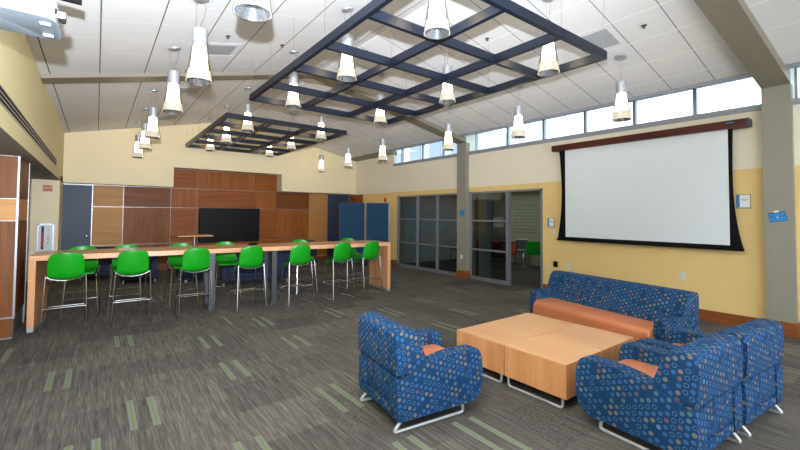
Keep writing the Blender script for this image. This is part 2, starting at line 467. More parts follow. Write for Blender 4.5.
# columns and sloping beams
def column(n, y0, y1, lab):
    bm = bmesh.new(); box(bm, 7.6, XR+.02, y0, y1, 0, 3.53 if n == 4 else 3.50)
    c = struct('trim_%d' % n, bm, 'taupe', label=lab)
    bm = bmesh.new(); box(bm, 7.585, XR+.021, y0-.015, y1+.015, 0, .2)
    link('baseboard', bm, 'base', c)
    bm = bmesh.new(); box(bm, 7.62, 8.1, y0+.01, y1-.01, 3.2, 3.86)
    link('pale_upper_fin', bm, 'fin', c)
column(4, 7.15, 7.475, 'taupe column between the glazed openings')
column(5, 1.06, 1.37, 'taupe column at the right edge of the photo')
def beam(n, y0, y1, lab, zl, zr, zcol, dy=0):
    bm = bmesh.new()
    pts = [(XL, zl), (RX, zr), (7.6, zcol), (7.6, zc(7.6)+.02), (RX, zc(RX)+.02), (XL, zc(XL)+.02)]
    prism(bm, pts, 'y', y0, y1)
    for v in bm.verts: v.co.y += dy*(7.6-v.co.x)/8.28
    struct('trim_%d' % n, bm, 'taupe_beam', label=lab)
beam(6, 7.15, 7.475, 'taupe ceiling beam crossing the room under the ridge', 3.55, 4.475, 3.53, .4)
beam(7, 1.06, 1.37, 'taupe ceiling beam nearest the camera', 3.50, 4.43, 3.50, .38)

# clerestory windows
mull = [11.2, 10.37, 9.33, 8.41]+[7.47]
mull2 = [7.17, 6.13, 5.14, 4.18, 3.23, 2.28, 1.36]
mull3 = [1.07, .1, -.87, -1.84, -2.81]
wi = 1
for grp in (mull, mull2, mull3):
    bm = bmesh.new(); lo, hi = grp[-1], grp[0]
    for z0, z1 in ((3.30, 3.335), (3.815, 3.85)): box(bm, 7.98, 8.04, lo, hi, z0, z1)
    for y in grp:
        box(bm, 7.97, 8.05, y-.025, y+.025, 3.30, 3.85)
    w = struct('window_%d' % wi, bm, 'alu', label='row of clerestory window panes in a metal frame'); wi += 1
    for a, b in zip(grp[:-1], grp[1:]):
        if a-b < .1: continue
        link('pane', B(8.005, 8.011, b+.02, a-.02, 3.33, 3.82), 'glass', w)

# storefront glazing
def storefront(n, y0, y1, muls, lab, rails_to=None):
    bm = bmesh.new(); x0, x1 = XR-.02, XR+.09; t = .045
    box(bm, x0, x1, y0, y0+t, 0, ZO); box(bm, x0, x1, y1-t, y1, 0, ZO)
    box(bm, x0, x1, y0, y1, ZO-t, ZO)
    lo = rails_to or y0
    box(bm, x0, x1, lo, y1, 0, .085)
    for m in muls: box(bm, x0-.004, x1, m-t*.75, m+t*.75, 0, ZO)
    for z in (.77, 1.50): box(bm, x0+.004, x1-.01, lo, y1, z-.02, z+.02)
    w = struct('window_%d' % n, bm, 'store', label=lab)
    ed = sorted([lo]+[m for m in muls if m > lo+.01]+[y1])
    for a, b in zip(ed[:-1], ed[1:]):
        for z0, z1 in ((.085, .75), (.79, 1.48), (1.52, ZO-t)):
            link('pane', B(XR+.03, XR+.036, a+.02, b-.02, z0, z1), 'store_glass', w)
    return w
storefront(wi, 7.50, 10.24, [8.37, 9.25], 'nine-pane glazed partition left of the column')
w = storefront(wi+1, 5.0, 7.12, [5.93], 'glazed partition with an open doorway at its right', rails_to=5.93)
# inner white post seen behind the first pane
struct('trim_8', B(XR+.14, XR+.3, 6.68, 6.95, 0, 2.4), 'fin', label='white post just inside the glazed partition')

# the room behind the glazing
bm = bmesh.new(); box(bm, 7.94, 11.6, 3.5, 11.2, -.1, 0); struct('floor_inner_room', bm, 'room_floor')
bm = bmesh.new(); box(bm, 7.94, 11.6, 3.5, 11.2, 2.55, 2.65); struct('ceiling_inner_room', bm, 'room_wall')
bm = bmesh.new(); box(bm, 11.5, 11.6, 3.4, 11.2, 0, 2.6); box(bm, 7.94, 11.6, 3.4, 3.5, 0, 2.6)
struct('wall_inner_room', bm, 'room_wall', label='green-grey wall of the room behind the glass')
bm = bmesh.new(); box(bm, 7.94, 11.6, 10.55, 10.65, 0, 2.6); struct('wall_inner_end', bm, 'room_white', label='pale end wall behind the nine-pane glazing')

# outdoors
bm = B(8.3, 60, -30, 60, -.4, -.3); struct('ground', bm, 'ground', label='paved ground outside')
bm = bmesh.new(); box(bm, 19, 26, 17, 32, -.3, 7.2)
bld = tag(link('neighbouring_building', bm, 'concrete'), 'pale building seen through the clerestory panes left of the far column', 'building')
for i in range(6):
    bm = bmesh.new(); box(bm, 18.93, 19.0, 18+i*2.2, 19.2+i*2.2, 5.4, 6.8)
    link('window', bm, 'alu', bld)
for i in range(5):
    bm = bmesh.new(); box(bm, 18.8, 19.0, 17+i*2.2+.2, 17+i*2.2+.35, -.3, 7.2); link('pilaster', bm, 'paper', bld)

# ---------------------------------------------------------------- hanging grids
def hanging_grid(y0, label, x1=4.77):
    x0 = 1.95; y1 = y0+4.44; z0, z1 = 3.50, 3.60; w = .05
    t = thing('hanging_grid', label, 'ceiling grid', ((x0+x1)/2, (y0+y1)/2, z0), group='navy hanging grids')
    cx, cy = (x0+x1)/2, (y0+y1)/2
    for k in range(4):
        x = x0+w/2+(x1-x0-w)*k/3
        link('long_bar', B(x-w/2-cx, x+w/2-cx, y0-cy, y1-cy, 0, z1-z0, bev=.003, seg=1), 'navy', t)
    for k in range(6):
        y = y0+w/2+(y1-y0-w)*k/5
        for j in range(3):
            xa = x0+w/2+(x1-x0-w)*j/3+w/2; xb = x0+w/2+(x1-x0-w)*(j+1)/3-w/2
            link('cross_bar', B(xa-cx, xb-cx, y-w/2-cy, y+w/2-cy, .001, z1-z0-.001), 'navy', t)
    for k in range(4):
        for q in (0, 1, 2, 3, 4, 5):
            x = x0+w/2+(x1-x0-w)*k/3; y = y0+w/2+(y1-y0-w)*q/5
            if (k in (1, 2) and q not in (0, 2, 3, 5)): continue
            bm = bmesh.new(); tube(bm, [(x-cx, y-cy, z1-z0-.002), (x-cx, y-cy, zc(x)-z0)], .0022, 5)
            link('wire', bm, 'steel', t)
    return t
hanging_grid(2.22, 'large navy blue hanging grid nearer the camera, under the ridge')
hanging_grid(8.12, 'smaller-looking navy hanging grid farther back, in front of the wood wall', 4.62)

# ---------------------------------------------------------------- pendants
def pendant(x, y, zb, label, group):
    """zb: bottom of the shade"""
    t = thing('pendant_lamp', label, 'pendant lamp', (x, y, zb), group=group)
    zt = zc(x)-zb
    s = SL if x < RX else -SL
    bm = bmesh.new(); lathe(bm, [(0, -.03), (.05, -.03), (.078, -.022), (.082, -.008), (.08, .0), (0, 0)], 20)
    o = link('ceiling_canopy', bm, 'housing', t, smooth=True); o.location = (0, 0, zt); o.rotation_euler = (0, -math.atan(s), 0)
    bm = bmesh.new(); h = zt-.56
    sway = .014
    tube(bm, [(.045+sway*math.sin(i/6*math.pi*2)*(1 if i else 0)-.045*i/6, 0, zt-.02-(h-.01)*i/6) for i in range(7)], .0032, 6)
    link('cable', bm, 'steel', t, smooth=True)
    bm = bmesh.new(); tube(bm, [(-.04, 0, zt-.02), (-.04, 0, .56)], .0018, 5); link('wire', bm, 'steel', t)
    bm = bmesh.new(); lathe(bm, [(0, .565), (.064, .565), (.073, .56), (.073, .41), (.066, .405), (.066, .385), (0, .385)], 20)
    link('lamp_housing', bm, 'housing', t, smooth=True)
    bm = bmesh.new(); lathe(bm, [(.076, .385), (.134, .0), (.131, .0), (.073, .385)], 28, closed=True)
    link('glass_shade', bm, 'shade_glass', t, smooth=True)
    bm = bmesh.new(); lathe(bm, [(0, .385), (.062, .385), (.086, .13), (0, .13)], 20)
    link('diffuser', bm, 'lamp', t, smooth=True)
    bm = bmesh.new(); lathe(bm, [(.108, .125), (.127, .01), (.124, .008), (.072, .13)], 28, closed=True)
    link('frosted_band', bm, 'frosted', t, smooth=True)
    bm = bmesh.new(); lathe(bm, [(.070, .126), (.122, .008), (.119, .004), (.04, .128)], 28, closed=True)
    link('reflector', bm, 'reflector', t, smooth=True)
    return t
ordn = ['nearest the camera', 'second from the camera', 'third from the camera', 'fourth from the camera', 'fifth from the camera', 'farthest from the camera']
PR = [('row by left yellow wall', 'pendants along the left wall', 3.04,
       [(.832,2.80),(.832,4.627),(.806,6.25),(.797,8.67),(.811,10.3),(.802,12.0)]),
      ('row through left side of grids', 'pendants left of the ridge', 3.39,
       [(2.57,2.80),(2.53,4.47),(2.52,6.21),(2.50,8.62),(2.52,10.43),(2.49,12.05)]),
      ('row through right side of grids', 'pendants right of the ridge', 3.39,
       [(4.37,2.74),(4.28,4.42),(4.29,6.27),(4.15,8.52),(4.17,10.37),(4.155,12.05)]),
      ('row beside clerestory windows', 'pendants along the windows', 3.04,
       [(6.05,2.62),(5.99,4.36),(6.0,6.16),(5.90,8.50),(5.90,10.29),(5.92,12.1)])]
first = {}
for (ph, gr, zb, ps) in PR:
    for i, (x, y) in enumerate(ps):
        pendant(x, y, zb, 'glass pendant lamp %s, %s' % (ordn[i], ph), gr)

# ceiling air diffusers and sprinklers
def diffuser(x0, y0, label):
    s = SL if x0 < RX else -SL; w = .56
    cx, cy = x0+w/2, y0+w/2
    t = thing('ceiling_vent', label, 'air vent', (cx, cy, zc(cx)), group='square ceiling vents')
    t.rotation_euler = (0, -math.atan(s), 0)
    h = w/2-.01
    bm = bmesh.new()
    o_ = [(-h,-h),(h,-h),(h,h),(-h,h)]; i_ = [(a*.80, b*.80) for a, b in o_]
    vo = [bm.verts.new((a, b, -.004)) for a, b in o_]; vi = [bm.verts.new((a, b, .035)) for a, b in i_]
    vt = [bm.verts.new((a, b, .05)) for a, b in o_]
    for k in range(4):
        bm.faces.new((vo[k], vo[(k+1) % 4], vi[(k+1) % 4], vi[k])); bm.faces.new((vo[k], vt[k], vt[(k+1) % 4], vo[(k+1) % 4]))
    link('vent_frame', bm, 'white_plastic', t)
    link('vent_plate', B(-h*.76, h*.76, -h*.76, h*.76, -.012, -.004, bev=.003, seg=1), 'grey_plastic', t)
    link('vent_throat', B(-h*.79, h*.79, -h*.79, h*.79, .036, .046), 'darkgrey', t)
diffuser(5.235, 2.41, 'square air vent in the right ceiling slope beside the nearer grid')
diffuser(1.10, 5.95, 'square air vent in left ceiling slope before the cross beam')
diffuser(1.10, 8.42, 'square air vent in left ceiling slope just behind the cross beam')
diffuser(1.10, 11.3, 'farthest square air vent on the left, close to the back wall')
for x, y, ph in ((1.364,5.675,'beside the left air vent'), (2.21,5.925,'left of the nearer grid'), (5.528,2.108,'right of the nearer grid by the near beam'), (4.6,3.9,'above the right half of the nearer grid'), (5.0,7.9,'above the space between the two grids')):
    bm = bmesh.new(); lathe(bm, [(0, -.035), (.018, -.035), (.02, -.03), (.006, -.028), (.006, -.008), (.032, -.006), (.034, 0), (0, 0)], 14)
    o = link('sprinkler', bm, 'darkgrey', smooth=True, loc=(x, y, zc(x)))
    tag(o, 'small metal sprinkler head in the ceiling %s' % ph, 'sprinkler', 'ceiling sprinklers')

# long air slot in the left bulkhead
t = thing('wall_vent', 'long black linear air vent in the pale yellow upper left wall', 'air vent', (XL, 7.0, 2.65))
link('vent_frame', B(0, .008, -4.5, 3.7, -.075, .075), 'trimmetal', t)
for k in range(3):
    link('vent_slot', B(.008, .010, -4.46, 3.66, -.06+k*.045, -.032+k*.045), 'black', t)

# ---------------------------------------------------------------- left wood clad pier
bm = bmesh.new(); y0, y1 = 7.2, 8.16; x1 = -.82
box(bm, -3.0, x1-.01, y0+.01, y1, .0, ZS-.002, mi=3)
for z0, z1, mi in ((.28,1.53,0),(1.53,1.82,1),(1.82,2.38,0)):
    box(bm, -1.95, x1-.012, y0, y0+.03, z0+.005, z1-.005, mi=mi)
    box(bm, x1-.012, x1, y0+.02, y1-.01, z0+.005, z1-.005, mi=2 if mi == 0 else 1)
box(bm, -1.95, x1-.012, y0, y0+.03, .28-.26, .275, mi=0)
box(bm, x1-.016, x1+.006, y0-.006, y0+.016, .26, 2.38, mi=3)
box(bm, x1-.016, x1+.006, y1-.02, y1+.002, .0, 2.38, mi=3)
box(bm, -1.95, x1, y0-.005, y0+.0, .265, .28, mi=3)
struct('wall_left_pier', bm, ['wood_side_v', 'wood_light_h', 'wood_side_v', 'trimmetal'], label='wood-veneered pier at the left edge with metal corner trim')

# ---------------------------------------------------------------- signs and small wall things
t = thing('exit_sign', 'small red illuminated EXIT sign on the cream wall above extinguisher cabinet', 'sign', (-.90, 12.1, 2.19))
link('sign_face', B(-.085, .085, -.02, 0, -.07, .07), 'red', t)
def text(name, s, size, mat, parent, loc, rot, ext=.001, align='CENTER'):
    cu = bpy.data.curves.new(name, 'FONT'); cu.body = s; cu.size = size; cu.extrude = ext; cu.align_x = align; cu.align_y = 'CENTER'
    o = bpy.data.objects.new(name, cu); C.objects.link(o)
    dg = bpy.context.evaluated_depsgraph_get()
    me = bpy.data.meshes.new_from_object(o.evaluated_get(dg)); bpy.data.objects.remove(o)
    me.materials.clear(); me.materials.append(M[mat])
    q = bpy.data.objects.new(name, me); C.objects.link(q); q.parent = parent; q.location = loc; q.rotation_euler = rot
    return q
text('lettering', 'EXIT', .085, 'gold', t, (0, -.022, 0), (R(90), 0, 0))
t = thing('extinguisher_cabinet', 'white framed cabinet with a red fire extinguisher behind its glass', 'fire cabinet', (-.905, 12.1, 0))
bm = bmesh.new()
for a in ((-.145, -.115, .72, 1.385), (.115, .145, .72, 1.385), (-.145, .145, 1.355, 1.385), (-.145, .145, .72, .75)): box(bm, a[0], a[1], -.03, 0, a[2], a[3])
link('cabinet_frame', bm, 'steel', t)
link('cabinet_door', B(-.113, .113, -.02, -.004, .752, 1.353), 'white_plastic', t)
link('window_strip', B(-.075, -.03, -.024, -.0205, .80, 1.32), 'ink', t)
bm = bmesh.new(); lathe(bm, [(0,.84),(.02,.84),(.02,1.10),(.01,1.14),(.01,1.18),(0,1.18)], 12, c=(-.052, -.036)); link('fire_extinguisher', bm, 'red', t, smooth=True)
for i, ch in enumerate('FIRE'):
    text('lettering', ch, .075, 'red', t, (.045, -.022, 1.24-.10*i), (R(90), 0, 0))
tag(link('light_switch', B(-.69, -.682, 12.62, 12.70, 1.22, 1.36), 'white_plastic'), 'white switch on the return wall beside the left blue door', 'switch')
def facing_wall(name, label, cat, y, z, w, h, mat, x=XR, th=.008):
    return tag(link(name, B(x-th, x, y-w/2, y+w/2, z-h/2, z+h/2, bev=.002, seg=1), mat), label, cat)
t = facing_wall('light_switch', 'white light switch beside the open glazed doorway, under the notice', 'switch', 4.73, 1.30, .075, .12, 'white_plastic')
facing_wall('wall_outlet', 'black double outlet low beside the open glazed doorway', 'outlet', 4.70, .62, .10, .12, 'black')
facing_wall('wall_outlet', 'white outlet right of the black one, by the sofa end', 'outlet', 4.40, .60, .07, .11, 'white_plastic')
facing_wall('wall_outlet', 'white outlet just above the sofa back under the screen', 'outlet', 2.42, .66, .075, .11, 'white_plastic')
facing_wall('wall_outlet', 'white outlet low on the taupe column between the glazing', 'outlet', 7.30, .55, .07, .11, 'white_plastic', x=7.6)
facing_wall('fire_alarm', 'small red fire alarm box above the blue folding divider', 'alarm', 10.92, 2.12, .10, .14, 'red', th=.03)
# notices
for y, z, w, h, lab in ((4.80, 1.49, .15, .19, 'white and blue notice on yellow wall beside the glazed doorway'), (1.615, 1.875, .165, .21, 'white and blue notice on yellow wall right of the screen')):
    t = thing('wall_notice', lab, 'sign', (XR, y, z), group='notices on the yellow wall')
    link('notice_board', B(-.012, 0, -w/2, w/2, -h/2, h/2), 'ink', t)
    link('white_page', B(-.015, -.012, -w/2+.006, w/2-.04, -h/2+.02, h/2-.006), 'paper', t)
    link('blue_margin', B(-.015, -.012, w/2-.038, w/2-.005, -h/2+.02, h/2-.006), 'blue_print', t)
    link('grey_foot', B(-.015, -.012, -w/2+.006, w/2-.01, -h/2+.003, -h/2+.018), 'grey_plastic', t)
    text('lettering', 'HELP', .034, 'ink', t, (-.016, -.015, .025), (R(90), 0, R(-90)))
# briefcase cut-out on the near column, blue square on the far one
t = thing('briefcase_sign', 'blue paper briefcase cut-out on the taupe column at right edge', 'sign', (7.6, 1.225, 1.65))
t.rotation_euler = (R(-5), 0, 0); t.scale = (1, 1, 1.25)
def flat(name, pts, mat, d0, d1):
    bm = bmesh.new(); prism(bm, pts, 'x', d0, d1); return link(name, bm, mat, t)
flat('sign_backing', [(.100,.045),(.083,-.058),(-.098,-.050),(-.085,.056)], 'ink', -.002, 0)
flat('briefcase_body', [(.094,.036),(.079,-.052),(-.092,-.045),(-.080,.048)], 'blue_print', -.005, -.002)
flat('flap_line', [(.086,.012),(.02,-.002),(-.083,.014),(-.083,.010),(.02,-.007),(.086,.008)], 'ink', -.0065, -.005)
flat('clasp', [(.010,.002),(.010,-.014),(-.008,-.014),(-.008,.002)], 'gold', -.008, -.0065)
flat('carry_handle', [(.035,.048),(.03,.066),(-.015,.07),(-.022,.052)], 'paper', -.004, 0)
t = thing('briefcase_sign', 'small blue tilted paper cut-out on the far taupe column', 'sign', (7.6, 7.285, 1.70))
t.rotation_euler = (R(-12), 0, 0)
flat('sign_backing', [(.085,.06),(.08,-.07),(-.085,-.065),(-.08,.065)], 'ink', -.002, 0)
flat('briefcase_body', [(.08,.05),(.075,-.065),(-.08,-.06),(-.075,.058)], 'blue_print', -.005, -.002)

# ---------------------------------------------------------------- projection screen
t = thing('hanging_projection_screen', 'large white projection screen with black border and dark wood housing', 'projection screen', (7.6, 3.1, 0))
bm = bmesh.new(); box(bm, -.10, .1137, -1.58, 1.55, 2.975, 3.09, bev=.008); link('screen_housing', bm, 'screen_wood', t)
link('end_cap', B(-.105, .1125, -1.605, -1.58, 2.98, 3.09), 'darkgrey', t)
bm = bmesh.new(); lathe(bm, [(0,0),(.054,0),(.054,.03),(0,.035)], 20); o = link('end_cap', bm, 'screen_wood', t, smooth=True); o.location = (0, 1.545, 3.033); o.rotation_euler = (R(-90), 0, 0)
link('maker_badge', B(-.102, -.1, -1.43, -1.34, 3.045, 3.06), 'blue_print', t)
link('white_fabric', B(-.003, .0, -1.34, 1.30, 1.215, 2.985), 'screen_white', t)
# border: straight inside, concave outside
N = 16; L_, R_ = [], []
for i in range(N+1):
    f = i/N; z = 2.985-(2.985-1.15)*f
    cv = math.sin(f*math.pi)
    L_.append((1.43-.05*cv+.05*f**4, z)); R_.append((-1.40+.015*cv-.105*f**4, z))
bm = bmesh.new(); prism(bm, L_+R_[::-1], 'x', .0005, .004); link('black_border', bm, 'black', t)
link('bottom_bar', B(-.012, .016, -1.505, 1.495, 1.135, 1.175, bev=.004, seg=1), 'black', t)

# projector on the left wall
t = thing('projector', 'white and grey ceiling projector at the top left corner', 'projector', (-.385, 3.11, 2.73))
bm = bmesh.new(); box(bm, -.24, .17, -.2, .19, .035, .17, bev=.018); link('upper_case', bm, 'projector_white', t, smooth=True)
bm = bmesh.new(); prism(bm, rounded([(-.235,-.19),(.135,-.19),(.175,-.14),(.185,.13),(.15,.18),(-.235,.18)], .02), 'z', 0, .04, bev=.008); link('lower_case', bm, 'projector_grey', t, smooth=True)
bm = bmesh.new(); lathe(bm, [(0,-.02),(.034,-.02),(.036,.03),(.032,.04),(.024,.035),(0,.02)], 24); o = link('lens', bm, 'chrome', t, smooth=True); o.location = (.17, .02, .095); o.rotation_euler = (0, R(90), 0)
bm = bmesh.new(); lathe(bm, [(0,0),(.023,0),(.016,.01),(0,.012)], 20); o = link('lens_glass', bm, 'blackgloss', t, smooth=True); o.location = (.20, .02, .095); o.rotation_euler = (0, R(90), 0)
link('side_grille', B(-.12, .06, -.203, -.199, .07, .14), 'steel', t)
for dy in (-.09, .1): link('foot', B(.10, .15, dy-.012, dy+.012, -.012, .004, bev=.004, seg=1), 'projector_white', t)
link('indicator', B(.165, .176, -.16, -.13, .05, .075, bev=.003, seg=1), 'black', t)
bm = bmesh.new(); tube(bm, [(-.05, 0, .165), (-.05, 0, .45), (-.26, 0, .45)], .02, 10); link('mount_arm', bm, 'white_plastic', t)
bm = bmesh.new(); tube(bm, smooth_path([(.05, .05, .17), (.1, .02, .25), (.12, .0, .23), (.06, -.05, .30), (-.04, 0, .34)], .05), .008, 8); link('cable', bm, 'white_plastic', t, smooth=True)
t = thing('microphone_camera', 'small black cylindrical device beside the projector top', 'camera', (-.42, 3.6, 3.15))
bm = bmesh.new(); tube(bm, [(0, 0, 0), (.30, 0, 0)], .028, 14); link('camera_body', bm, 'black', t, smooth=True)
bm = bmesh.new(); tube(bm, [(.05, 0, .02), (.05, 0, zc(-.37)-3.15)], .01, 8); link('mount_arm', bm, 'steel', t)

# television
t = thing('television', 'wide black television on the wood panelled back wall', 'television', (3.375, YW-.051, 1.27))
link('bezel', B(-.90, .90, -.03, .05, -.53, .53, bev=.006, seg=1), 'black', t)
link('display', B(-.88, .88, -.033, -.03, -.51, .51), 'blackgloss', t)

# ---------------------------------------------------------------- long bar table
TZ = 1.045
t = thing('bar_table', 'long beech bar-height table with waterfall ends', 'table', (2.205, 7.62, 0), R(-4.6))
xl, xr, yf, yb = -2.90, 2.90, -.43, .43
for a, b in ((xl, -1.0), (-1.0, .9), (.9, xr)):
    link('tabletop', B(a+.0015, b-.0015, yf, yb, TZ-.075, TZ, bev=.002, seg=1), 'table_x', t)
for a, b in ((xl, xl+.075), (xr-.075, xr)):
    link('end_panel', B(a, b, yf, yb, .06, TZ-.076), 'table_z', t)
    link('plinth', B(a+.003, b-.003, yf+.003, yb-.003, 0, .06), 'steel', t)
for x in (-.595, .45):
    link('leg', B(x-.045, x+.045, -.36, -.26, 0, TZ-.076), 'darkgrey', t)
    link('leg', B(x-.045, x+.045, .26, .36, 0, TZ-.076), 'darkgrey', t)
link('seam_strip', B(-2.45, -2.44, yf-.001, yf, TZ-.074, TZ-.001), 'steel', t)
link('seam_strip', B(-1.006, -.994, yf-.002, yf, TZ-.074, TZ-.001), 'steel', t)
link('seam_strip', B(.894, .906, yf-.002, yf, TZ-.074, TZ-.001), 'steel', t)
bm = B(-.07, .07, -.05, .05, 0, .035, bev=.01)
tag(link('conference_phone', bm, 'black', loc=(2.40, 7.78, TZ), rotz=.3), 'small black device lying on the long table', 'phone')
tag(link('paper_sheet', B(-.13, .13, -.10, .10, 0, .002), 'paper', loc=(.42, 7.98, TZ), rotz=-.1), 'white sheet of paper on the long table left of centre', 'paper')

# ---------------------------------------------------------------- bar stools
def make_stool(label):
    t = thing('bar_stool', label, 'bar stool')
    # shell: profile (y,z), half width
    prof = [(.21,.735,.16),(.20,.755,.18),(.12,.76,.195),(.0,.752,.20),(-.08,.757,.203),(-.14,.78,.203),(-.18,.835,.203),(-.205,.92,.205),(-.225,1.01,.20),(-.238,1.085,.19),(-.243,1.125,.155)]
    bm = bmesh.new(); nx = 8; top = []; 
    for j, (y, z, hw) in enumerate(prof):
        r_ = []
        for i in range(nx+1):
            u = -1+2*i/nx
            up = .035*abs(u)**2.5 if 1 < j < 6 else (.012*abs(u)**2 if j <= 1 else 0)
            fw = .055*abs(u)**2 * max(0, min(1, (j-3)/4))
            dz = -.03*abs(u)**3 if j == len(prof)-1 else (-.012*abs(u)**3 if j == len(prof)-2 else 0)
            if j == 0: dz -= .01*abs(u)
            r_.append(bm.verts.new((u*hw, y+fw, (z-.735)*1.11+.705+up+dz)))
        top.append(r_)
    for a, b in zip(top[:-1], top[1:]):
        for i in range(nx): bm.faces.new((a[i], a[i+1], b[i+1], b[i]))
    bmesh.ops.recalc_face_normals(bm, faces=bm.faces[:])
    bmesh.ops.solidify(bm, geom=bm.faces[:], thickness=.012)
    o = link('seat_shell', bm, 'green', t, smooth=True)
    md = o.modifiers.new('sub', 'SUBSURF'); md.levels = 1; md.render_levels = 2
    # frame under the shell
    bm = bmesh.new()
    rear = [(-.215, -.165, .80), (-.16, -.172, .762), (-.08, -.168, .738), (0, -.165, .73), (.08, -.168, .738), (.16, -.172, .762), (.215, -.165, .80)]
    tube(bm, rear, .009, 8)
    for s in (-1, 1): tube(bm, smooth_path([(s*.215,-.165,.80),(s*.20,-.05,.71),(s*.185,.15,.70)], .03), .009, 8)
    tube(bm, [(-.185,.15,.70),(.185,.15,.70)], .009, 8)
    link('seat_frame', bm, 'chrome', t, smooth=True)
    for s in (-1, 1):
        bm = bmesh.new(); tube(bm, smooth_path([(s*.215,-.165,.80),(s*.225,-.19,.55),(s*.245,-.235,.02)], .02), .0085, 8); link('leg', bm, 'chrome', t, smooth=True)
        bm = bmesh.new(); tube(bm, [(s*.185,.15,.70),(s*.225,.225,.02)], .0085, 8); link('leg', bm, 'chrome', t, smooth=True)
        bm = bmesh.new(); tube(bm, [(s*.245,-.235,.011),(s*.225,.225,.011)], .009, 8); link('runner', bm, 'chrome', t, smooth=True)
        bm = bmesh.new(); tube(bm, [(s*.234,-.213,.30),(s*.214,.198,.30)], .007, 8); link('stretcher', bm, 'chrome', t, smooth=True)
    bm = bmesh.new(); tube(bm, [(-.214,.198,.31),(.214,.198,.31)], .009, 8); link('footrest', bm, 'chrome', t, smooth=True)
    bm = bmesh.new(); tube(bm, [(-.232,-.207,.36),(.232,-.207,.36)], .007, 8); link('stretcher', bm, 'chrome', t, smooth=True)
    return t
pos = ['leftmost', 'second from left', 'third from left', 'middle', 'third from right', 'second from right', 'rightmost']
front = [(-.31,7.33,.0),(.455,7.28,.0),(1.28,7.18,.03),(2.12,7.12,.04),(2.96,7.02,.05),(3.83,7.04,.08),(4.49,7.02,.08)]
st = None
for i, (x, y, r_) in enumerate(front):
    lab = 'green bar stool, %s of seven on the near side of the long table' % pos[i]
    if st is None:
        st = make_stool(lab); st.scale = (1, 1, .965); st.location = (x, y, 0); st.rotation_euler = (0, 0, r_); st['group'] = 'green stools on the near side'
    else: dup(st, (x, y, 0), r_, lab, 'green stools on the near side')
back = [(-.16,8.10),(.42,8.05),(1.25,8.0),(1.99,7.98),(3.48,7.85),(4.62,7.80)]
pb = ['leftmost', 'second from left', 'third from left', 'fourth from left', 'second from right', 'rightmost']
for i, (x, y) in enumerate(back):
    dup(st, (x, y+.06, 0), math.pi+random.uniform(-.08, .08), 'green bar stool, %s of six on far side of the long table' % pb[i], 'green stools on the far side')

# ---------------------------------------------------------------- coffee table blocks
def coffee(cx, cy, w, d, label):
    t = thing('coffee_table', label, 'coffee table', (cx, cy, 0), group='beech coffee table blocks')
    bm = B(-w/2, w/2, -d/2, d/2, .10, .39, bev=.002, seg=1)
    for f in bm.faces:
        f.material_index = 0 if f.calc_center_median().z > .385 else 1
    link('block_body', bm, ['coffee_top', 'coffee_side'], t)
    for x in (-w/2+.02, w/2-.06):
        bm = bmesh.new(); tube(bm, smooth_path([(x, -d/2+.045, .10), (x, -d/2+.045, .013), (x, d/2-.03, .013), (x, d/2-.03, .10)], .035, 5), .0115, 10)
        link('sled_leg', bm, 'silver', t, smooth=True)
x0, x1, y0, y1 = 3.165, 4.475, 1.835, 3.12
mx, my = (x0+x1)/2, (y0+y1)/2
w, d = (x1-x0)/2-.008, (y1-y0)/2-.008
coffee((x0+mx)/2, (y0+my)/2, w, d, 'square beech coffee table block nearest the camera')
coffee((x0+mx)/2, (y1+my)/2, w, d, 'square beech coffee table block at left, by the lone blue armchair')
coffee((x1+mx)/2+.0, (y0+my)/2, w, d, 'square beech coffee table block at right, by the twin armchairs')
coffee((x1+mx)/2, (y1+my)/2, w, d, 'square beech coffee table block farthest back, in front of the sofa')

